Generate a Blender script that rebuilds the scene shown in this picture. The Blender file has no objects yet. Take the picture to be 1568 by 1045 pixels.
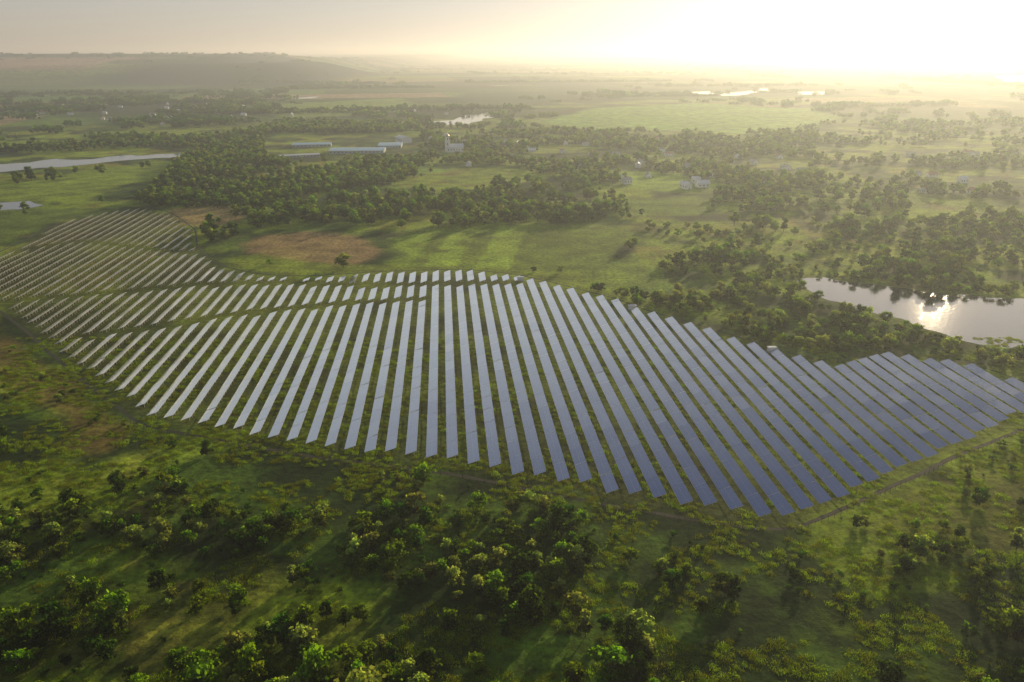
import bpy, math, random
import numpy as np
from mathutils import Vector, Matrix
random.seed(7); rng=np.random.default_rng(7)
R=math.radians
scene=bpy.context.scene
H=150.0; PITCH=R(19.9); FOC=28.0
SUN_EL=11.0; SUN_AZ=29.0   # azimuth clockwise from +Y

# ---------------- ground survey: traced bearing -> metres on the plain (z=0)
def G(x,y):
    a=(x-784)/1220.0; b=(y-522.5)/1220.0
    t=H/(math.sin(PITCH)+b*math.cos(PITCH))
    return (a*t, t*(math.cos(PITCH)-b*math.sin(PITCH)))
def GP(l): return np.array([G(*p) for p in l])

# ---------------- numpy helpers
def _h(ix,iy,s):
    n=(ix.astype(np.int64)*374761393+iy.astype(np.int64)*668265263+s*1442695041)&0x7fffffff
    n=((n^(n>>13))*1274126177)&0x7fffffff
    n=(n^(n>>16))
    return (n&0xffff)/65535.0
def vn(x,y,sc,s=0):
    x=np.asarray(x,float)/sc; y=np.asarray(y,float)/sc
    ix=np.floor(x); iy=np.floor(y); fx=x-ix; fy=y-iy
    fx=fx*fx*(3-2*fx); fy=fy*fy*(3-2*fy)
    a=_h(ix,iy,s); b=_h(ix+1,iy,s); c=_h(ix,iy+1,s); d=_h(ix+1,iy+1,s)
    return (a*(1-fx)+b*fx)*(1-fy)+(c*(1-fx)+d*fx)*fy
def fbm(x,y,sc,s=0,o=4):
    v=0;a=.5;t=0
    for i in range(o):
        v=v+a*vn(x,y,sc/2**i,s+i*17); t+=a; a*=.55
    return v/t
def sst(e0,e1,v):
    t=np.clip((v-e0)/(e1-e0),0,1); return t*t*(3-2*t)
def inpoly(x,y,P):
    x=np.asarray(x);y=np.asarray(y); c=np.zeros(x.shape,bool); n=len(P); j=n-1
    for i in range(n):
        xi,yi=P[i]; xj,yj=P[j]
        m=((yi>y)!=(yj>y))&(x<(xj-xi)*(y-yi)/((yj-yi)+1e-12)+xi)
        c^=m; j=i
    return c
def dline(x,y,P,closed=True):
    d=np.full(np.shape(x),1e9); n=len(P)
    for i in range(n if closed else n-1):
        a=P[i]; b=P[(i+1)%n]; ab=b-a; L=ab@ab+1e-9
        t=np.clip(((x-a[0])*ab[0]+(y-a[1])*ab[1])/L,0,1)
        d=np.minimum(d,np.hypot(x-a[0]-t*ab[0],y-a[1]-t*ab[1]))
    return d
def sdist(x,y,P):
    d=dline(x,y,P); return np.where(inpoly(x,y,P),d,-d)

# ---------------- survey polygons
SITE=GP([(-60,440),(5,466),(100,547),(235,646),(350,663),(480,687),(620,704),(700,712),(850,744),(960,765),(1080,786),(1200,806),(1295,765),(1445,697),(1620,617),(1560,590),(1470,560),(1350,545),(1280,566),(1200,546),(1130,525),(1075,506),(1000,485),(940,463),(860,443),(800,428),(715,418),(600,421),(470,430),(400,428),(330,413),(295,383),(290,352),(255,330),(215,322),(160,328),(100,342),(40,375),(-60,420)])
TRACK=GP([(-90,440),(0,475),(95,556),(215,654),(350,677),(480,700),(620,717),(700,727),(850,758),(960,779),(1080,800),(1200,818),(1300,777),(1450,706),(1650,620)])
BACKF=GP([(1650,620),(1568,583),(1470,553),(1350,538),(1280,558),(1200,539),(1130,517),(1075,499),(1000,478),(940,457),(860,436),(800,422),(715,412),(600,415),(470,423),(400,421),(335,407),(302,381),(298,350),(258,324),(215,317),(160,322),(100,336),(40,368),(-90,425)])
POND=GP([(1224,430),(1262,425),(1300,431),(1360,439),(1420,447),(1455,452),(1500,454),(1568,460),(1700,466),(1800,540),(1700,560),(1568,534),(1512,535),(1470,518),(1420,505),(1370,489),(1310,474),(1262,456)])
RIVER=GP([(-400,258),(-100,256),(0,251),(50,249),(90,244),(140,244),(190,238),(240,237),(298,233),(292,239),(240,243),(200,246),(150,250),(110,255),(60,257),(0,264),(-100,272),(-400,277)])
BAY=GP([(-200,308),(0,311),(40,308),(62,314),(40,320),(0,323),(-200,326)])
FARW=[GP(l) for l in [
 [(650,188),(690,185),(715,178),(755,171),(757,177),(735,185),(712,191),(690,191),(660,192)],
 [(1052,141),(1090,140),(1092,145),(1056,145)],
 [(1105,144),(1140,141),(1180,134),(1178,139),(1140,146),(1108,148)],
 [(1222,141),(1262,141),(1258,145),(1226,146)],
 [(1520,118),(1620,114),(1620,124),(1540,127)],
 [(450,150),(485,148),(485,150.5),(452,152.5)],
]]
WATERS=[POND,RIVER,BAY]+FARW

# ---------------- material helpers
def newmat(n):
    m=bpy.data.materials.new(n); m.use_nodes=True; nt=m.node_tree
    b=nt.nodes["Principled BSDF"]; return m,nt,b
def simple(n,c,r=.8,noise=0.25,sc=1.0,metal=0):
    m,nt,b=newmat(n); N=nt.nodes; L=nt.links
    tc=N.new("ShaderNodeTexCoord"); no=N.new("ShaderNodeTexNoise"); no.inputs['Scale'].default_value=sc; no.inputs['Detail'].default_value=6
    mr=N.new("ShaderNodeMapRange"); mr.inputs[3].default_value=1-noise; mr.inputs[4].default_value=1+noise
    vm=N.new("ShaderNodeVectorMath"); vm.operation='SCALE'; vm.inputs[0].default_value=c
    L.new(tc.outputs['Object'],no.inputs['Vector']); L.new(no.outputs['Fac'],mr.inputs[0]); L.new(mr.outputs[0],vm.inputs['Scale']); L.new(vm.outputs[0],b.inputs['Base Color'])
    b.inputs['Roughness'].default_value=r; b.inputs['Metallic'].default_value=metal
    return m
def meshobj(name,v,f,mats=(),parent=None,mi=None,smooth=False):
    me=bpy.data.meshes.new(name); me.from_pydata([tuple(p) for p in v],[],[tuple(q) for q in f])
    for m in mats: me.materials.append(m)
    if mi is not None: me.polygons.foreach_set('material_index',np.array(mi,dtype=np.int32))
    if smooth: me.polygons.foreach_set('use_smooth',np.ones(len(me.polygons),bool))
    me.update(); o=bpy.data.objects.new(name,me); scene.collection.objects.link(o)
    if parent: o.parent=parent
    return o

# ---------------- ground
ys=np.concatenate([[-4000,-1500,-400,0],np.geomspace(70,70000,560)])
us=np.linspace(-1,1,641)
Y,U=np.meshgrid(ys,us,indexing='ij')
W=np.where(Y>0,260+1.15*Y,260+np.abs(Y)); X=U*W
def height(X,Y):
    h=138*sst(3700,5600,Y+250*(fbm(X,Y,900,5)-.5))*sst(-1150,-1900,X+300*(fbm(X,Y,700,9)-.5))*(1-.35*sst(6300,8500,Y))
    h2=92*sst(3900,4700,Y)*sst(-880,-1330,X+60*(fbm(X,Y,300,19)-.5))*(1-sst(5600,6600,Y))
    h=np.maximum(h,h2)
    r=sst(2600,6000,Y)*22*(fbm(X,Y,2600,31)-.35)
    r+=95*sst(9000,20000,Y)*(fbm(X,Y,9000,77,3)-.2)*(1-sst(-.2,-.6,X/np.maximum(Y,1))*.5)
    return h+np.maximum(r,0)*(1)
Z=height(X,Y)
C=np.zeros(X.shape+(3,))
def mixc(C,col,m):
    return C*(1-m[...,None])+np.array(col)*m[...,None]
n1=fbm(X,Y,60,1,5); n2=fbm(X,Y,22,2,4); n3=fbm(X,Y,180,3,4)
C[:]=(0.070,0.128,0.010)
C=mixc(C,(0.22,0.30,0.014),sst(.42,.60,n1))
C=mixc(C,(0.24,0.18,0.036),sst(.50,.66,n2)*.65*sst(.35,.58,n3))
C=mixc(C,(0.016,0.034,0.005),sst(.55,.42,n1)*sst(.38,.58,n2)*.92)
# shade under the near thicket, painted dark into the ground colour
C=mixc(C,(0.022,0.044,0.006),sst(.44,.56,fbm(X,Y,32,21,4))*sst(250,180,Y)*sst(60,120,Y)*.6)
# site floor
sd=sdist(X,Y,SITE)
C=mixc(C,(0.10,0.115,0.022),sst(-6,2,sd)*.6)
# far fields
ca,sa=math.cos(R(12)),math.sin(R(12))
wx=X+90*(fbm(X,Y,900,41)-.5); wy=Y+90*(fbm(X,Y,800,43)-.5)
fu=(wx*ca+wy*sa); fv=(-wx*sa+wy*ca)
rowi=np.floor(fv/330); cu=np.floor((fu+_h(rowi,rowi*0,3)*2000)/(650+500*_h(rowi,rowi*0,8)))
hv=_h(cu,rowi,11)
pal=np.array([(0.08,.15,.02),(0.19,.25,.03),(0.06,.11,.014),(.28,.22,.07),(.12,.17,.025),(.055,.09,.014),(.31,.23,.12),(.10,.19,.02)])
FC=pal[(hv*7.99).astype(int)]
m=sst(1500,2100,Y+300*(fbm(X,Y,400,12)-.5))
C=C*(1-m[...,None])+FC*m[...,None]
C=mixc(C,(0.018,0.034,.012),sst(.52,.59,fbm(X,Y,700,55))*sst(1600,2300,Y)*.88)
C=mixc(C,(0.005,0.014,.010),sst(-2250,-1850,X+200*(fbm(X,Y,400,14)-.5))*sst(-850,-1050,X)*sst(3700,4100,Y+200*(fbm(X,Y,300,15)-.5))*(1-sst(6200,6600,Y))*.97)
C=mixc(C,(0.45,0.27,.17),sst(.46,.54,fbm(X,Y*.6,900,16))*sst(-2050,-2400,X)*sst(4300,4500,Y)*(1-sst(5100,5300,Y))*.9)
C=mixc(C,(0.006,0.016,.01),sst(5100,5300,Y)*(1-sst(6300,6600,Y))*sst(-1900,-2100,X)*.92)
def field(pts,col,soft=12,st=1.0,rows=0):
    global C
    P=GP(pts); x0,y0=P.min(0)-80; x1,y1=P.max(0)+80
    mk=(X>x0)&(X<x1)&(Y>y0)&(Y<y1)
    if not mk.any(): return
    s=np.full(X.shape,-1e9); xs=X[mk];yy=Y[mk]
    s[mk]=sdist(xs,yy,P)+(fbm(xs,yy,soft*3,91)-.5)*soft*2
    w=sst(-soft*.5,soft*.5,s)*st
    c=np.array(col)
    if rows:
        k=.70+.6*sst(.4,.6,vn(X*.99-Y*.10,Y*0,rows,5))
        C=C*(1-w[...,None])+c*k[...,None]*w[...,None]
    else: C=mixc(C,col,w)
TAN1=[(375,372),(400,360),(470,354),(530,357),(575,372),(585,392),(540,408),(470,402),(400,392)]
FGREEN=[(840,188),(900,166),(1060,158),(1240,166),(1280,180),(1215,206),(1040,202),(900,200)]
FSTRIP=[(590,365),(700,352),(760,345),(900,342),(960,352),(950,385),(880,415),(760,412),(600,412)]
field(TAN1,(0.34,.22,.085),14,.8)
field([(262,322),(330,316),(378,320),(372,340),(320,348),(280,342)],(0.34,.22,.09),12,.8)
field(FSTRIP,(0.21,.30,.020),14,.9,rows=13)
field([(345,398),(420,400),(600,412),(780,412),(900,430),(860,440),(700,416),(480,424),(360,410)],(0.22,.29,.02),8,.9)
field(FGREEN,(0.20,.36,.04),45)
field([(930,262),(1130,268),(1160,290),(1060,296),(950,286)],(0.23,.35,.02),14,.85,rows=18)
field([(0,285),(130,262),(240,246),(300,250),(240,275),(120,300),(0,310)],(0.21,.29,.02),14)
field([(-200,325),(0,322),(80,318),(150,320),(60,348),(0,372),(-200,400)],(0.12,.18,.018),10)
field([(560,250),(640,248),(680,262),(620,272),(560,262)],(0.17,.30,.03),14,.8)
field([(1250,378),(1400,372),(1568,380),(1700,395),(1568,412),(1400,400),(1260,398)],(0.27,.31,.025),10,.9)
field([(900,312),(1060,300),(1130,312),(1060,330),(930,332)],(0.18,.27,.02),12,.8)
field([(1180,300),(1330,292),(1450,300),(1400,318),(1200,322)],(0.18,.26,.02),14,.7)
field([(300,300),(420,330),(560,322),(600,300),(480,312),(380,296)],(0.11,.20,.02),14,.7)
field([(920,395),(1010,408),(1030,440),(980,460),(900,432),(880,412)],(0.17,.26,.02),10,.7)
field([(400,160),(620,150),(640,172),(430,182)],(0.20,.30,.035),50,.9)
field([(0,500),(60,545),(140,600),(205,655),(160,690),(60,640),(-40,560)],(0.20,.14,.030),12,.75)
field([(1350,760),(1568,690),(1700,700),(1700,800),(1450,860),(1330,810)],(0.19,.20,.02),14,.6)
for Wp in WATERS[:3]:
    s=-sdist(X,Y,Wp); C=mixc(C,(0.10,0.14,.03),sst(10,2,np.abs(s))*.5)
me=bpy.data.meshes.new("ground"); nr,nc=X.shape
me.vertices.add(nr*nc); me.vertices.foreach_set('co',np.stack([X,Y,Z],-1).astype(np.float32).ravel())
ii=np.arange(nr*nc).reshape(nr,nc)
q=np.stack([ii[:-1,:-1],ii[:-1,1:],ii[1:,1:],ii[1:,:-1]],-1).reshape(-1,4)
me.loops.add(q.size); me.loops.foreach_set('vertex_index',q.ravel().astype(np.int32))
me.polygons.add(len(q)); me.polygons.foreach_set('loop_start',np.arange(0,q.size,4,dtype=np.int32))
me.polygons.foreach_set('use_smooth',np.ones(len(q),bool))
me.update(calc_edges=True)
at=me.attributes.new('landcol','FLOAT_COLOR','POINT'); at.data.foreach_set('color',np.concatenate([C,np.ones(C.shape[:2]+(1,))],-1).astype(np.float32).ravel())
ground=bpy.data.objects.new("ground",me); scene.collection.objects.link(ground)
gm,nt,b=newmat("meadow_ground"); N=nt.nodes;L=nt.links
a=N.new("ShaderNodeAttribute"); a.attribute_name='landcol'
tc=N.new("ShaderNodeTexCoord")
def noise(sc,det=5,rough=.6):
    n=N.new("ShaderNodeTexNoise"); n.inputs['Scale'].default_value=sc; n.inputs['Detail'].default_value=det; n.inputs['Roughness'].default_value=rough
    L.new(tc.outputs['Object'],n.inputs['Vector']); return n
na=noise(.35,6,.7); nb=noise(.045,5,.6); ncn=noise(.008,4)
def mrange(src,a0,a1,b0,b1):
    m=N.new("ShaderNodeMapRange"); m.inputs[1].default_value=a0;m.inputs[2].default_value=a1;m.inputs[3].default_value=b0;m.inputs[4].default_value=b1
    L.new(src,m.inputs[0]); return m.outputs[0]
def mul(x,y):
    m=N.new("ShaderNodeMath"); m.operation='MULTIPLY'; L.new(x,m.inputs[0]); L.new(y,m.inputs[1]); return m.outputs[0]
k=mul(mul(mrange(na.outputs['Fac'],.3,.7,.32,1.75),mrange(nb.outputs['Fac'],.3,.7,.48,1.48)),mrange(ncn.outputs['Fac'],.3,.7,.8,1.2))
vm=N.new("ShaderNodeVectorMath"); vm.operation='SCALE'; L.new(a.outputs['Color'],vm.inputs[0]); L.new(k,vm.inputs['Scale'])
L.new(vm.outputs[0],b.inputs['Base Color']); b.inputs['Roughness'].default_value=1; b.inputs['Specular IOR Level'].default_value=.1
bp=N.new("ShaderNodeBump"); bp.inputs['Strength'].default_value=.9; bp.inputs['Distance'].default_value=1.0
L.new(na.outputs['Fac'],bp.inputs['Height']); L.new(bp.outputs[0],b.inputs['Normal'])
me.materials.append(gm)

# ---------------- water
wm,nt,b=newmat("water"); N=nt.nodes;L=nt.links
b.inputs['Base Color'].default_value=(.02,.03,.035,1); b.inputs['Roughness'].default_value=.05; b.inputs['IOR'].default_value=1.6; b.inputs['Specular IOR Level'].default_value=1
tc=N.new("ShaderNodeTexCoord"); n=N.new("ShaderNodeTexNoise"); n.inputs['Scale'].default_value=.5; n.inputs['Detail'].default_value=3
L.new(tc.outputs['Object'],n.inputs['Vector']); bp=N.new("ShaderNodeBump"); bp.inputs['Strength'].default_value=.18; bp.inputs['Distance'].default_value=.3
L.new(n.outputs['Fac'],bp.inputs['Height']); L.new(bp.outputs[0],b.inputs['Normal'])
def refine(P,step,amp,seed):
    out=[]
    for i in range(len(P)):
        a=P[i];b=P[(i+1)%len(P)]; n=max(1,int(np.linalg.norm(b-a)/step))
        for k in range(n):
            p=a+(b-a)*k/n
            j=np.array([float(vn(p[0],p[1],step*2.2,seed))-.5,float(vn(p[0],p[1],step*2.2,seed+1))-.5])*amp
            out.append(p+j)
    return out
for nm,P,st,am in [("pond",POND,5,9),("river",RIVER,12,22),("river_bay",BAY,8,9)]+[("distant_lake",P,25,34) for P in FARW]:
    pts=refine(P,st,am,3)
    z=0.05 if nm!="distant_lake" else None
    if z is None:
        z=float(height(np.array(pts)[:,0],np.array(pts)[:,1]).max())+.4
    meshobj(nm,[(p[0],p[1],z) for p in pts],[list(range(len(pts)))],[wm])

# ---------------- track and fence
def ribbon(name,P,w,z,mat):
    v=[];f=[]; pts=[]
    for i in range(len(P)-1):
        n=max(1,int(np.linalg.norm(P[i+1]-P[i])/5))
        for k in range(n): pts.append(P[i]+(P[i+1]-P[i])*k/n)
    pts.append(P[-1]); pts=np.array(pts)
    for _ in range(6): pts[1:-1]=(pts[:-2]+pts[1:-1]*2+pts[2:])/4
    for i,p in enumerate(pts):
        t=pts[min(i+1,len(pts)-1)]-pts[max(i-1,0)]; t/=np.linalg.norm(t)+1e-9; nn=np.array([-t[1],t[0]])
        ww=w*(.75+.5*float(vn(p[0],p[1],9,4))); p=p+nn*(float(vn(p[0],p[1],25,5))-.5)*1.5
        v+= [(*(p+nn*ww/2),z),(*(p-nn*ww/2),z)]
        if i: f.append((2*i-2,2*i-1,2*i+1,2*i))
    return meshobj(name,v,f,[mat]),pts
soil=simple("track_soil",(.030,.030,.012),.95,.6,.4)
ribbon("dirt_track",TRACK+0,1.8,.03,soil)
_,bp_=ribbon("dirt_track",BACKF,1.5,.03,soil)
fm=simple("fence_steel",(.04,.045,.035),.8,.2)
def box(v,f,c,d,ax=None):
    x,y,z=d[0]/2,d[1]/2,d[2]/2; b0=len(v)
    X_=Vector((1,0,0));Y_=Vector((0,1,0));Z_=Vector((0,0,1))
    if ax: X_,Y_,Z_=ax
    for s in [(-1,-1,-1),(1,-1,-1),(1,1,-1),(-1,1,-1),(-1,-1,1),(1,-1,1),(1,1,1),(-1,1,1)]:
        p=Vector(c)+X_*s[0]*x+Y_*s[1]*y+Z_*s[2]*z; v.append(tuple(p))
    f+=[tuple(b0+i for i in q) for q in [(0,3,2,1),(4,5,6,7),(0,1,5,4),(1,2,6,5),(2,3,7,6),(3,0,4,7)]]
def fence(P,off):
    v=[];f=[]; pts=[]
    for i in range(len(P)-1):
        n=max(1,int(np.linalg.norm(P[i+1]-P[i])/3))
        for k in range(n): pts.append(P[i]+(P[i+1]-P[i])*k/n)
    pts=np.array(pts)
    for _ in range(3): pts[1:-1]=(pts[:-2]+pts[1:-1]*2+pts[2:])/4
    t=np.gradient(pts,axis=0); t/=np.linalg.norm(t,axis=1)[:,None]+1e-9
    pts=pts+np.stack([t[:,1],-t[:,0]],1)*off
    for i,p in enumerate(pts):
        box(v,f,(p[0],p[1],.9),(.09,.09,1.8))
        if i<len(pts)-1:
            q=pts[i+1]; m=(p+q)/2; d=q-p; l=np.linalg.norm(d)
            ux=Vector((d[0]/l,d[1]/l,0)); uy=Vector((-ux.y,ux.x,0))
            for zz in (.3,.7,1.1,1.5,1.74): box(v,f,(m[0],m[1],zz),(l-.1,.02,.035),(ux,uy,Vector((0,0,1))))
    meshobj("perimeter_fence",v,f,[fm])
fence(TRACK,1.8); fence(BACKF,1.8)

# ---------------- solar rows
AZ=R(-4.8); ud=np.array([math.sin(AZ),math.cos(AZ)]); vd=np.array([math.cos(AZ),-math.sin(AZ)])
PITCHM=8.15; TW=4.7; TILT=R(18); TL=13.0
pm,nt,b=newmat("solar_glass"); N=nt.nodes;L=nt.links
uv=N.new("ShaderNodeUVMap"); br=N.new("ShaderNodeTexBrick"); br.offset=0
br.inputs['Scale'].default_value=1; br.inputs['Brick Width'].default_value=1.0; br.inputs['Row Height'].default_value=TW/2; br.inputs['Mortar Size'].default_value=.02
br.inputs['Color1'].default_value=(.060,.125,.31,1); br.inputs['Color2'].default_value=(.075,.14,.33,1); br.inputs['Mortar'].default_value=(.5,.52,.56,1)
L.new(uv.outputs[0],br.inputs['Vector']); L.new(br.outputs['Color'],b.inputs['Base Color'])
tc=N.new("ShaderNodeTexCoord"); n=N.new("ShaderNodeTexNoise"); n.inputs['Scale'].default_value=.12; L.new(tc.outputs['Object'],n.inputs['Vector'])
mr=N.new("ShaderNodeMapRange"); mr.inputs[3].default_value=.08; mr.inputs[4].default_value=.26; L.new(n.outputs['Fac'],mr.inputs[0]); L.new(mr.outputs[0],b.inputs['Roughness'])
b.inputs['Metallic'].default_value=.1; b.inputs['IOR'].default_value=1.6
gl=N.new("ShaderNodeBsdfGlossy"); gl.inputs['Color'].default_value=(.93,.98,.98,1); L.new(mr.outputs[0],gl.inputs['Roughness'])
lw=N.new("ShaderNodeLayerWeight"); lw.inputs['Blend'].default_value=.5
cr=N.new("ShaderNodeMapRange"); cr.interpolation_type='SMOOTHSTEP'; cr.inputs[1].default_value=.39; cr.inputs[2].default_value=.79; cr.inputs[3].default_value=.04; cr.inputs[4].default_value=.98
L.new(lw.outputs['Facing'],cr.inputs[0]); mx=N.new("ShaderNodeMixShader"); L.new(cr.outputs[0],mx.inputs[0]); L.new(b.outputs[0],mx.inputs[1]); L.new(gl.outputs[0],mx.inputs[2])
L.new(mx.outputs[0],N["Material Output"].inputs['Surface'])
alu=simple("galvanised_steel",(.80,.78,.74),.45,.12,1,.1)
backm=simple("panel_backsheet",(.7,.7,.67),.7,.1)
GAPS=[GP(l) for l in [[(-80,474),(100,458),(300,440),(420,436),(560,440),(700,438),(800,436)],[(130,520),(330,490),(450,476),(560,466),(650,462)],[(-60,400),(120,372),(300,392)]]]
def row_intervals(v0):
    us=np.arange(150,1400,1.0); px=ud[0]*us+vd[0]*v0; py=ud[1]*us+vd[1]*v0
    ok=inpoly(px,py,SITE)
    for g_,w in zip(GAPS,(5,4,4)): ok&=dline(px,py,g_,False)>w
    iv=[];s=None
    for u,o in zip(us,ok):
        if o and s is None: s=u
        if not o and s is not None: iv.append((s,u)); s=None
    return iv
nrow=0
for kk in range(-90,70):
    v0=kk*PITCHM
    iv=row_intervals(v0)
    if not iv: continue
    V=[];F=[];MI=[];UV=[]
    def quad(ps,mi,uvs=None):
        b0=len(V); V.extend(ps); F.append((b0,b0+1,b0+2,b0+3)); MI.append(mi); UV.extend(uvs or [(.5,.5)]*4)
    def bx(c,hx,hy,z0,z1,mi):
        p=[]
        for z in (z0,z1):
            for sx,sy in ((-1,-1),(1,-1),(1,1),(-1,1)):
                q=c+vd*sx*hx+ud*sy*hy; p.append((q[0],q[1],z))
        for q in ((0,1,5,4),(1,2,6,5),(2,3,7,6),(3,0,4,7),(4,5,6,7)): quad([p[i] for i in q],mi)
    for s,e in iv:
        s=math.ceil(s/3.25)*3.25+random.choice([0,0,0,0,3.25])*.6
        u=s
        while u<e-5:
            l=min(TL,e-u)-.12
            tl=TILT+R(random.gauss(0,.8)); c_,s_=math.cos(tl),math.sin(tl)
            z0=.85+.25*float(vn(v0,u,60,6))
            dz=random.gauss(0,.06)
            lo=v0-TW/2*c_; hi=v0+TW/2*c_; zh=z0+TW*s_
            def P(uu,vv,z): q=ud*uu+vd*vv; return (q[0],q[1],z)
            a0=P(u,lo,z0);a1=P(u,hi,zh);a2=P(u+l,hi,zh+dz);a3=P(u+l,lo,z0+dz)
            quad([a0,a1,a2,a3],0,[(u,0),(u,TW),(u+l,TW),(u+l,0)])
            th=.10
            bq=[(p[0],p[1],p[2]-th) for p in (a0,a1,a2,a3)]
            quad([bq[3],bq[2],bq[1],bq[0]],2)
            for i in range(4):
                A=(a0,a1,a2,a3); j=(i+1)%4
                quad([bq[i],bq[j],A[j],A[i]],1)
            uu=u+1.5
            while uu<u+l-.5:
                bx(ud*uu+vd*(v0-1.2),.06,.06,0,z0+ (TW/2-1.2)*math.tan(tl)*.9-.1,1)
                bx(ud*uu+vd*(v0+1.2),.06,.06,0,z0+ (TW/2+1.2)*math.tan(tl)*.95-.1,1)
                uu+=3.6
            u+=TL
    if not V: continue
    o=meshobj("solar_panel_row",V,F,[pm,alu,backm],mi=MI)
    ul=o.data.uv_layers.new(name="UVMap"); ul.data.foreach_set('uv',np.array(UV,dtype=np.float32).ravel())
    nrow+=1

# ---------------- foliage
def leafmat(name,c,tr,spread=.5,mixf=.5):
    m=bpy.data.materials.new(name); m.use_nodes=True; nt=m.node_tree;N=nt.nodes;L=nt.links; N.clear()
    out=N.new("ShaderNodeOutputMaterial"); d=N.new("ShaderNodeBsdfDiffuse"); t=N.new("ShaderNodeBsdfTranslucent"); mx=N.new("ShaderNodeMixShader"); mx.inputs[0].default_value=mixf
    oi=N.new("ShaderNodeObjectInfo"); at=N.new("ShaderNodeAttribute"); at.attribute_name='tint'
    hs=N.new("ShaderNodeHueSaturation"); hs.inputs['Color'].default_value=(*c,1)
    mh=N.new("ShaderNodeMapRange"); mh.inputs[3].default_value=.468; mh.inputs[4].default_value=.52; L.new(oi.outputs['Random'],mh.inputs[0]); L.new(mh.outputs[0],hs.inputs['Hue'])
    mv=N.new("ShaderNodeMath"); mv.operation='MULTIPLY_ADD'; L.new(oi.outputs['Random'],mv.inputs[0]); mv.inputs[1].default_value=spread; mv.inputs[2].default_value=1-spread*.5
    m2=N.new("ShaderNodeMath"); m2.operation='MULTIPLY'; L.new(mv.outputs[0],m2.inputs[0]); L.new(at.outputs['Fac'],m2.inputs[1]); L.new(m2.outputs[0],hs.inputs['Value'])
    L.new(hs.outputs[0],d.inputs['Color'])
    mc=N.new("ShaderNodeVectorMath"); mc.operation='MULTIPLY'; mc.inputs[1].default_value=tr; L.new(hs.outputs[0],mc.inputs[0]); L.new(mc.outputs[0],t.inputs['Color'])
    L.new(d.outputs[0],mx.inputs[1]); L.new(t.outputs[0],mx.inputs[2]); L.new(mx.outputs[0],out.inputs[0]); return m
leafA=leafmat("leaves_willow",(.085,.110,.034),(4.4,4.3,1.6))
leafB=leafmat("leaves_green",(.044,.078,.008),(4.8,4.7,.9))
leafC=leafmat("leaves_dark",(.019,.042,.007),(3.6,3.9,.8))
grassm=leafmat("grass_blades",(.105,.15,.010),(2.9,2.8,.6),.9)
bark=simple("bark",(.07,.055,.04),.95,.3,2)
def make_tree(name,seed,Ht,Wd,nl,nleaf,ls,mat,trunk=True,slender=False,z0f=.18,multi=None):
    r=np.random.default_rng(seed); V=[];F=[];MI=[];T=[]
    def cone(p0,p1,r0,r1,n=5):
        p0=np.array(p0);p1=np.array(p1); d=p1-p0; d=d/(np.linalg.norm(d)+1e-9); a=np.cross(d,[.3,.9,.1]); a/=np.linalg.norm(a); bb=np.cross(d,a); b0=len(V)
        for p,rr in ((p0,r0),(p1,r1)):
            for i in range(n): th=2*math.pi*i/n; V.append(tuple(p+rr*(math.cos(th)*a+math.sin(th)*bb)))
        for i in range(n): j=(i+1)%n; F.append((b0+i,b0+j,b0+n+j,b0+n+i)); MI.append(1); T.append(1)
    stems=multi or [(0,0,1,1)]
    for sx,sy,sh,sw in stems:
        h=Ht*sh; w=Wd*sw
        lob=[]
        for i in range(nl):
            th=r.uniform(0,2*math.pi); 
            zz=r.uniform(z0f+.08,.86); env=math.sin(math.pi*min(1,max(.12,(zz-z0f*.5)/(1.05-z0f*.5))))**.6
            if slender: env=max(.25,1-zz)
            rad=w/2*env*math.sqrt(r.uniform(0,1))*.75
            lr=w*r.uniform(.16,.30)*(0.75 if not slender else .6)
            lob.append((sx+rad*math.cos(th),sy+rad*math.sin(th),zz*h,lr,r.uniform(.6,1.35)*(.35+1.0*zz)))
        lob.append((sx,sy,h*.82,w*.2,1.5))
        if trunk:
            top=(sx+r.normal(0,.03*w),sy+r.normal(0,.03*w),h*.6); cone((sx,sy,-.3),top,.035*h*.7,.012*h)
            for l in lob: cone((sx,sy,h*r.uniform(.12,.45)),(l[0],l[1],l[2]),.012*h,.004*h,4)
        tot=sum(l[3]**2 for l in lob)
        for l in lob:
            n=int(nleaf*l[3]**2/tot)
            d=r.normal(size=(n,3)); d/=np.linalg.norm(d,axis=1)[:,None]
            d[:,2]=np.where(d[:,2]<-.3,-d[:,2]*r.uniform(0,1,n),d[:,2])
            rr=l[3]*(r.uniform(.15,1,n)**.45)*(1+.35*np.sin(d[:,0]*7+seed)*np.sin(d[:,1]*6+l[0]*3)+r.normal(0,.10,n))
            c=np.array(l[:3])+d*rr[:,None]*np.array([1,1,.85])
            nrm=d*.7+r.normal(0,.6,(n,3)); nrm/=np.linalg.norm(nrm,axis=1)[:,None]
            a=np.cross(nrm,r.normal(size=(n,3))); a/=np.linalg.norm(a,axis=1)[:,None]; bb=np.cross(nrm,a)
            s=ls*r.uniform(.5,1.3,n)
            for k in range(n):
                b0=len(V); A=a[k]*s[k]*.5;B=bb[k]*s[k]*.38; cc=c[k]
                V.extend([tuple(cc-A),tuple(cc+B*.9-A*.1),tuple(cc+A),tuple(cc-B-A*.1)]); F.append((b0,b0+1,b0+2,b0+3)); MI.append(0)
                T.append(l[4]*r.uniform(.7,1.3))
    me=bpy.data.meshes.new(name); me.from_pydata(V,[],F); me.materials.append(mat); me.materials.append(bark)
    me.polygons.foreach_set('material_index',np.array(MI,dtype=np.int32))
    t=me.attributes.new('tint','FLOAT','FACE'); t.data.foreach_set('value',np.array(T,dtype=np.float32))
    me.update(); return bpy.data.objects.new(name,me)
def coll(name,objs):
    c=bpy.data.collections.new(name)
    for o in objs: c.objects.link(o)
    return c
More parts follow.
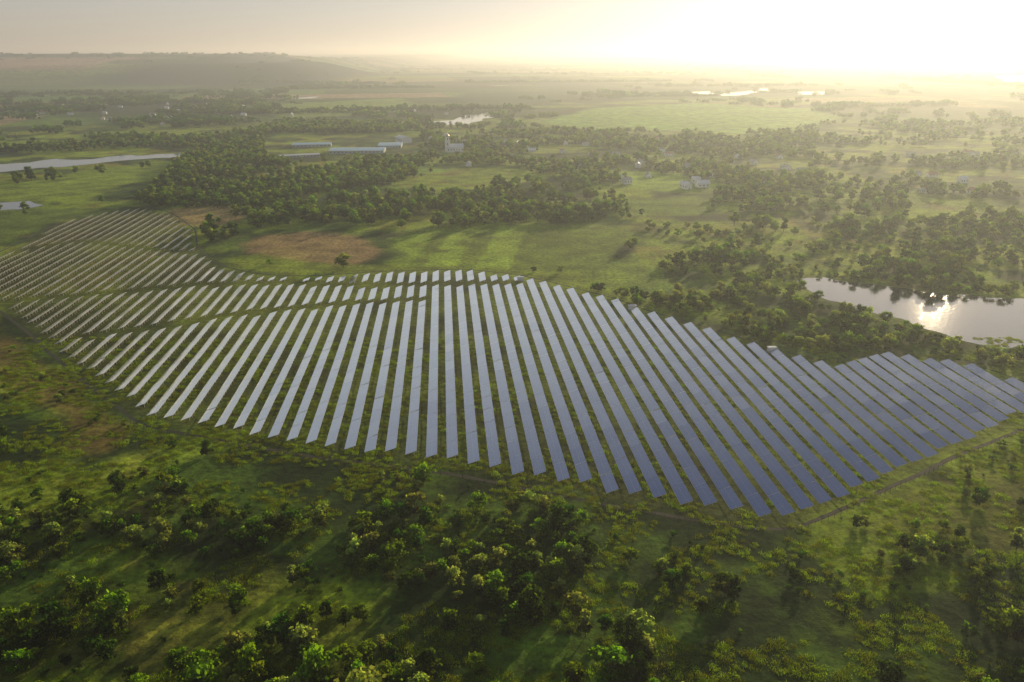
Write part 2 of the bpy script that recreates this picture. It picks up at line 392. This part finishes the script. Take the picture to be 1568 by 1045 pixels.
shr=coll("shrub_kinds",[make_tree("shrub_%d"%i,100+i,1.0,1.15+.1*(i%3),9+i%4,750,.135,[leafA,leafB,leafB,leafC,leafA,leafC][i],True,False,.05) for i in range(6)])
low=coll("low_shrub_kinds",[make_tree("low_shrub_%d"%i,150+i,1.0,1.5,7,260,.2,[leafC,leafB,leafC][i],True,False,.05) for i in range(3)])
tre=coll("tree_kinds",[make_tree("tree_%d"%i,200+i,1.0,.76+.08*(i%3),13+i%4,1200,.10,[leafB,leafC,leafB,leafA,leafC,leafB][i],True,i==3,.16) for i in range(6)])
def grove(i):
    r=random.Random(300+i); m=[(r.uniform(-1.6,1.6),r.uniform(-.9,.9),r.uniform(.65,1.1),r.uniform(.8,1.3)) for _ in range(11)]
    return make_tree("grove_%d"%i,300+i,1.0,.85,6,110,.2,[leafC,leafB,leafC,leafC][i],True,False,.1,m)
grv=coll("grove_kinds",[grove(i) for i in range(4)])
def tuft(i):
    r=np.random.default_rng(400+i); V=[];F=[];T=[]
    for k in range(110):
        cx,cy=r.normal(0,.42,2); hh=r.uniform(.12,.42); w=r.uniform(.03,.07); th=r.uniform(0,math.pi); lx,ly=r.normal(0,.12,2)
        b0=len(V); V+=[(cx-w*math.cos(th),cy-w*math.sin(th),-.02),(cx+w*math.cos(th),cy+w*math.sin(th),-.02),(cx+lx,cy+ly,hh)]; F.append((b0,b0+1,b0+2)); T.append(r.uniform(.6,1.5))
    me=bpy.data.meshes.new("tuft"); me.from_pydata(V,[],F); me.materials.append(grassm)
    t=me.attributes.new('tint','FLOAT','FACE'); t.data.foreach_set('value',np.array(T,dtype=np.float32)); me.update()
    return bpy.data.objects.new("tuft_%d"%i,me)
tuf=coll("grass_kinds",[tuft(i) for i in range(4)])
def scatter_obj(name,pts,scl,col,zs=None,nk=4):
    n=len(pts)
    me=bpy.data.meshes.new(name); me.vertices.add(n)
    z=height(pts[:,0],pts[:,1])-.05
    me.vertices.foreach_set('co',np.stack([pts[:,0],pts[:,1],z],-1).astype(np.float32).ravel())
    def A(nm,ty,arr,key):
        t=me.attributes.new(nm,ty,'POINT'); t.data.foreach_set(key,arr.ravel())
    rot=np.zeros((n,3),np.float32); rot[:,2]=rng.uniform(0,6.283,n); rot[:,0]=rng.normal(0,.06,n); rot[:,1]=rng.normal(0,.06,n)
    A('rot','FLOAT_VECTOR',rot,'vector')
    s=np.stack([scl,scl,scl*(zs if zs is not None else rng.uniform(.8,1.15,n))],-1).astype(np.float32); A('scl','FLOAT_VECTOR',s,'vector')
    A('kind','INT',rng.integers(0,nk,n).astype(np.int32),'value')
    o=bpy.data.objects.new(name,me); scene.collection.objects.link(o)
    g=bpy.data.node_groups.new(name+"_scatter",'GeometryNodeTree')
    g.interface.new_socket("Geometry",in_out='INPUT',socket_type='NodeSocketGeometry'); g.interface.new_socket("Geometry",in_out='OUTPUT',socket_type='NodeSocketGeometry')
    gi=g.nodes.new('NodeGroupInput'); go=g.nodes.new('NodeGroupOutput'); ip=g.nodes.new('GeometryNodeInstanceOnPoints')
    ci=g.nodes.new('GeometryNodeCollectionInfo'); ci.inputs[0].default_value=col; ci.inputs[1].default_value=True; ci.inputs[2].default_value=True
    def na_(nm,ty):
        x=g.nodes.new('GeometryNodeInputNamedAttribute'); x.data_type=ty; x.inputs[0].default_value=nm
        return [k for k in x.outputs if k.enabled and k.name=='Attribute'][0]
    g.links.new(gi.outputs[0],ip.inputs['Points']); g.links.new(ci.outputs[0],ip.inputs['Instance']); ip.inputs['Pick Instance'].default_value=True
    g.links.new(na_('kind','INT'),ip.inputs['Instance Index']); g.links.new(na_('rot','FLOAT_VECTOR'),ip.inputs['Rotation']); g.links.new(na_('scl','FLOAT_VECTOR'),ip.inputs['Scale'])
    g.links.new(ip.outputs[0],go.inputs[0])
    md=o.modifiers.new("scatter",'NODES'); md.node_group=g
    return o
HALLS=GP([(405,205),(645,205),(645,247),(405,247)])
OPEN=[GP(FGREEN),GP(TAN1),GP(FSTRIP),HALLS]
CHUR=np.array(G(697,233))
def blocked(p,m=6):
    x,y=p[:,0],p[:,1]; k=sdist(x,y,SITE)>-m-4
    k|=(dline(x,y,TRACK,False)<m)|(dline(x,y,BACKF,False)<m*.7)
    for Wp in WATERS: k|=sdist(x,y,Wp)>-m*.6
    for Op in OPEN: k|=inpoly(x,y,Op)
    k|=(np.abs(x-CHUR[0])<28)&(y>CHUR[1]-75)&(y<CHUR[1]+22)
    return k
def zone(poly,dens,nscale,thr,seed,world=False,m=6,soft=.08):
    P=poly if world else GP(poly)
    x0,y0=P.min(0);x1,y1=P.max(0); n=int((x1-x0)*(y1-y0)*dens); n=min(n,80000)
    p=np.stack([rng.uniform(x0,x1,n),rng.uniform(y0,y1,n)],1)
    p=p[inpoly(p[:,0],p[:,1],P)]
    pr=sst(thr-soft,thr+soft,fbm(p[:,0],p[:,1],nscale,seed,4))
    p=p[rng.uniform(0,1,len(p))<pr]
    return p[~blocked(p,m)]
# near thicket
FG=np.array([(-420,60),(420,60),(420,480),(-420,480)])
a=zone(FG,.034,32,.54,21,True,soft=.03)
pf=sst(275,200,a[:,1]+30*(fbm(a[:,0],a[:,1],50,66)-.5))*(1-.35*sst(60,140,a[:,0]))*.93+.045
a=a[rng.uniform(0,1,len(a))<pf]
scatter_obj("shrub_thicket",a,(rng.gamma(5,.62,len(a))+1.5)*(1+.25*sst(230,150,a[:,1])),shr,None,6)
a2=zone(FG,.0030,60,.49,25,True,soft=.05); pf=sst(250,180,a2[:,1]); a2=a2[rng.uniform(0,1,len(a2))<pf]
scatter_obj("small_trees",a2,rng.uniform(5,8.5,len(a2)),tre,None,6)
a3=zone(FG,.018,18,.55,27,True,3,soft=.04); scatter_obj("low_bushes",a3,rng.gamma(3,.45,len(a3))+.5,low,None,3)
gp=np.stack([rng.uniform(-330,330,40000),rng.uniform(110,420,40000)],1)
gp=gp[(fbm(gp[:,0],gp[:,1],14,71)>.47)&(np.abs(gp[:,0])<.8*gp[:,1]+30)]
scatter_obj("meadow_grass",gp,rng.uniform(.9,2.2,len(gp)),tuf,None,4)
# shrubs behind the array and pond banks
z=[zone([(880,436),(1000,455),(1220,445),(1330,480),(1500,540),(1700,560),(1720,610),(1568,582),(1440,552),(1350,540),(1200,538),(1080,500),(940,456)],.024,30,.43,31,m=4),
   zone([(1000,400),(1100,380),(1230,400),(1240,430),(1230,455),(1000,450)],.014,40,.47,32,m=4),
   zone([(880,350),(1180,340),(1568,330),(1800,340),(1800,466),(1450,455),(1260,425),(1000,420)],.009,60,.53,33),
   zone([(1240,422),(1300,422),(1800,450),(1800,464),(1568,458),(1450,450),(1300,430)],.018,30,.48,35,m=2),
   zone([(300,395),(345,405),(400,418),(700,412),(880,425),(900,400),(620,402),(480,405),(350,385),(310,372)],.005,30,.50,34)]
z=np.concatenate(z); scatter_obj("pond_scrub",z,rng.gamma(6,.66,len(z))+1.4,shr,None,6)
# mid woodland
def woods():
    Z=[]
    Z.append(zone([(235,290),(285,240),(430,188),(600,192),(650,245),(600,285),(470,300),(400,325),(240,318)],.015,90,.33,41))
    Z.append(zone([(300,350),(345,325),(500,316),(760,318),(930,330),(900,350),(700,350),(560,350),(470,345),(400,352),(340,370),(310,372)],.014,40,.45,42))
    Z.append(zone([(560,190),(850,200),(1250,205),(1270,330),(930,335),(600,325),(480,310),(600,285)],.0078,85,.50,43,soft=.04))
    Z.append(zone([(1230,190),(1568,185),(1800,185),(1800,345),(1500,335),(1250,335)],.005,90,.53,44,soft=.04))
    Z.append(zone([(1180,335),(1800,340),(1800,465),(1450,455),(1260,425),(1000,415),(1000,370)],.007,55,.555,45,soft=.04))
    Z.append(zone([(0,205),(300,212),(420,195),(300,228),(0,236),(-300,246),(-300,210)],.007,120,.46,46))
    Z.append(zone([(205,320),(235,285),(262,300),(258,322),(225,322)],.012,40,.3,47))
    Z.append(zone([(0,276),(280,250),(300,254),(140,270),(0,286)],.003,60,.5,48))
    Z.append(zone([(-200,330),(60,320),(200,300),(200,318),(0,350),(-200,380)],.0012,60,.5,49))
    return np.concatenate(Z)
w=woods(); w=w[w[:,1]<2300]
scatter_obj("woodland",w,rng.uniform(7,14,len(w)),tre,None,6)
# far belts of trees
f=[zone([(-300,145),(440,140),(440,200),(-300,215)],.00028,260,.53,51,m=10,soft=.04),
   zone([(430,150),(1568,150),(1800,150),(1800,200),(430,200)],.00016,230,.56,52,m=10,soft=.04),
   zone([(-300,100),(1900,100),(1900,150),(-300,150)],.000026,900,.55,53,m=10),
   ]
hl=[]
for k in range(26):
    y0=rng.uniform(1700,7000); x0=rng.uniform(-.75,.75)*y0; ln=rng.uniform(300,1100); an=R(rng.choice([12,12,12,102])+rng.normal(0,6))
    n=int(ln/22); t=np.linspace(0,1,n)*ln; hl.append(np.stack([x0+t*math.cos(an)+rng.normal(0,5,n),y0+t*math.sin(an)+rng.normal(0,5,n)],1))
hl=np.concatenate(hl); hl=hl[~blocked(hl,10)]
f=np.concatenate(f+[hl]); 
scatter_obj("distant_tree_belts",f,rng.uniform(9,17,len(f)),grv,None,4)

# ---------------- buildings
white=simple("white_render",(.80,.78,.74),.8,.08); greyw=simple("grey_cladding",(.36,.40,.42),.8,.12); blue=simple("blue_sheet_roof",(.32,.50,.62),.6,.15,.3); grey=simple("grey_slate_roof",(.38,.37,.36),.8,.2); red=simple("red_tile_roof",(.34,.14,.09),.8,.2)
dark=simple("window_glass",(.03,.035,.04),.15,.1); paleroof=simple("pale_sheet_roof",(.66,.68,.69),.6,.12,.3); gold=simple("gilt_dome",(.55,.50,.40),.3,.1,1,.6)
def building(name,pos,rot,Lx,Ly,hw,hr,wallm,roofm,wn,z=0,chim=False,rows=1):
    e=bpy.data.objects.new(name,None); scene.collection.objects.link(e); e.location=(pos[0],pos[1],z); e.rotation_euler[2]=rot
    v=[];f=[]; box(v,f,(0,0,hw/2-.2),(Lx,Ly,hw+.4))
    b0=len(v); 
    for sx in (-1,1):
        v+=[(sx*Lx/2,-Ly/2,hw+.001),(sx*Lx/2,Ly/2,hw+.001),(sx*Lx/2,0,hw+hr)]
    f+=[(b0,b0+1,b0+2),(b0+3,b0+5,b0+4)]
    meshobj("walls",v,f,[wallm],e)
    o=.5;v=[];f=[]; k=hr/(Ly/2)
    for s in (-1,1):
        b0=len(v)
        for dz in (.06,.26):
            v+=[(-Lx/2-o,0,hw+hr+dz),(Lx/2+o,0,hw+hr+dz),(Lx/2+o,s*(Ly/2+o),hw-o*k+dz),(-Lx/2-o,s*(Ly/2+o),hw-o*k+dz)]
        f+=[tuple(b0+i for i in q) for q in [(0,1,2,3),(4,5,6,7),(1,2,6,5),(2,3,7,6),(3,0,4,7)]]
    meshobj("roof",v,f,[roofm],e)
    v=[];f=[]
    for r_ in range(rows):
        zc=hw*(r_+.55)/rows
        for i in range(wn):
            x=-Lx/2+Lx*(i+.5)/wn; ww=min(1.4,Lx/wn*.5)if Lx<30 else Lx/wn*.45
            for s in (-1,1): box(v,f,(x,s*(Ly/2+.01),zc),(ww,.08,hw/rows*.25))
    meshobj("windows",v,f,[dark],e)
    v=[];f=[]; dw=1.1 if Lx<30 else 4.5; dh=2.1 if Lx<30 else 4.5
    box(v,f,(-Lx/2-.02,0,dh/2),(.08,dw,dh)); meshobj("door",v,f,[grey],e)
    if chim:
        v=[];f=[]; box(v,f,(Lx*.2,Ly*.12,hw+hr*.95),(.7,.7,1.8)); meshobj("chimney",v,f,[red],e)
    return e
def at_(x,y): return G(x,y)
building("factory_hall",at_(548,233),R(4),86,46,4.5,1.6,greyw,blue,14,rows=1)
building("factory_hall",at_(458,241),R(22),60,16,3.8,1.0,greyw,paleroof,12)
building("factory_hall",at_(598,225),R(4),38,50,4.5,1.8,greyw,blue,8)
building("warehouse",at_(618,218),R(-60),34,18,9,2.4,white,paleroof,6)
building("factory_hall",at_(478,224),R(10),64,34,4.2,1.4,greyw,blue,10)
# church
ch=building("village_church",CHUR,R(8),26,12,8,5,white,paleroof,6)
v=[];f=[]; box(v,f,(-12,0,9),(8,8,18)); box(v,f,(-12,0,20.5),(5.5,5.5,5)); meshobj("bell_tower",v,f,[white],ch)
def lathe(prof,n=14,cx=0,cy=0):
    v=[];f=[]
    for r_,z_ in prof:
        for i in range(n): th=2*math.pi*i/n; v.append((cx+r_*math.cos(th),cy+r_*math.sin(th),z_))
    for j in range(len(prof)-1):
        for i in range(n): k=(i+1)%n; f.append((j*n+i,j*n+k,(j+1)*n+k,(j+1)*n+i))
    return v,f
v,f=lathe([(2.2,23),(3.3,24.5),(3.3,25.6),(2,27.5),(.7,29),(.3,30.5),(.05,32)],14,-12); meshobj("onion_dome",v,f,[gold],ch,smooth=True)
v=[];f=[]
for s in (-1,1): box(v,f,(-12+s*0,s*4.02,13),(1.6,.1,3.2)); box(v,f,(-12,s*2.77,20.5),(1.4,.1,2.8))
box(v,f,(-16.02,0,13),(.1,1.6,3.2)); meshobj("belfry_openings",v,f,[dark],ch)
# village houses
spots=[]
for (xa,xb,ya,yb,n) in [(880,1250,212,290,30),(640,880,205,255,16),(40,400,158,192,34),(1260,1560,215,300,12),(430,700,170,186,8)]:
    for _ in range(n): spots.append(G(random.uniform(xa,xb),random.uniform(ya,yb)))
for p in spots:
    pa=np.array([p])
    if blocked(pa,8)[0]: continue
    building("village_house",p,random.choice([0,math.pi/2])+R(12+random.gauss(0,8)),random.uniform(9,15),random.uniform(7,9),random.uniform(3,5.5),random.uniform(2,3.4),white,random.choice([grey,paleroof,red,grey]),3,z=float(height(pa[:,0],pa[:,1])[0]),chim=True)
# transformer kiosks in the array
def kiosk(px,py):
    p=G(px,py); e=bpy.data.objects.new("transformer_kiosk",None); scene.collection.objects.link(e); e.location=(p[0],p[1],0); e.rotation_euler[2]=-AZ
    v=[];f=[]; box(v,f,(0,0,.15),(5.2,2.8,.3)); meshobj("plinth",v,f,[grey],e)
    v=[];f=[]; box(v,f,(0,0,1.45),(4.6,2.2,2.3)); meshobj("cabin",v,f,[white],e)
    v=[];f=[]; box(v,f,(0,0,2.72),(5.0,2.6,.22)); box(v,f,(0,0,2.88),(4.2,1.6,.1)); meshobj("roof",v,f,[paleroof],e)
    v=[];f=[]
    for x in (-1.5,0,1.5): box(v,f,(x,-1.11,1.35),(1.0,.05,1.9)); box(v,f,(x,1.11,2.0),(.9,.05,.6))
    meshobj("doors_and_vents",v,f,[alu],e)
for k_ in [(1182,539),(797,430),(968,474)]: kiosk(*k_)

# ---------------- haze layer (real participating air)
v=[];f=[]; box(v,f,(0,33000,125),(150000,80000,262)); 
hz=bpy.data.materials.new("haze_air"); hz.use_nodes=True; nt=hz.node_tree; nt.nodes.clear()
o_=nt.nodes.new("ShaderNodeOutputMaterial"); vs=nt.nodes.new("ShaderNodeVolumeScatter"); vs.inputs['Color'].default_value=(.86,.95,1,1); vs.inputs['Density'].default_value=.00015; vs.inputs['Anisotropy'].default_value=.55
nt.links.new(vs.outputs[0],o_.inputs['Volume'])
meshobj("haze_layer",v,f,[hz])

# ---------------- world, sun, camera
wd=bpy.data.worlds.new("World"); scene.world=wd; wd.use_nodes=True; nt=wd.node_tree
bg=nt.nodes["Background"]; sky=nt.nodes.new("ShaderNodeTexSky"); sky.sky_type='NISHITA'; sky.sun_disc=False
sky.sun_elevation=R(SUN_EL); sky.sun_rotation=R(SUN_AZ); sky.air_density=1.0; sky.dust_density=.7; sky.ozone_density=2.0; sky.altitude=200
hs=nt.nodes.new("ShaderNodeHueSaturation"); hs.inputs['Saturation'].default_value=.68; nt.links.new(sky.outputs[0],hs.inputs['Color'])
# gamma compresses the sky's bright and dim sides: soft shoulder on the radiance
v1=nt.nodes.new("ShaderNodeVectorMath"); v1.operation='SCALE'; v1.inputs['Scale'].default_value=.09; nt.links.new(hs.outputs[0],v1.inputs[0])
gmn=nt.nodes.new("ShaderNodeGamma"); gmn.inputs['Gamma'].default_value=.64; nt.links.new(v1.outputs[0],gmn.inputs['Color'])
vm=nt.nodes.new("ShaderNodeVectorMath"); vm.operation='MULTIPLY'; vm.inputs[1].default_value=(9.0,8.5,8.9); nt.links.new(gmn.outputs[0],vm.inputs[0])
nt.links.new(vm.outputs[0],bg.inputs[0]); bg.inputs[1].default_value=.095
sl=bpy.data.lights.new("sun",'SUN'); sl.energy=5; sl.angle=R(.5); sl.color=(1,.81,.50)
so=bpy.data.objects.new("sun",sl); scene.collection.objects.link(so); so.rotation_euler=(R(90-SUN_EL),0,R(180-SUN_AZ)); so.location=(200,400,300)
cd=bpy.data.cameras.new("camera"); cd.lens=FOC; cd.sensor_width=36; cd.clip_start=1; cd.clip_end=200000
co=bpy.data.objects.new("camera",cd); scene.collection.objects.link(co); co.location=(0,0,H); co.rotation_euler=(R(90)-PITCH,0,0)
scene.camera=co
scene.view_settings.view_transform='Standard'; scene.view_settings.look='None'; scene.view_settings.exposure=0
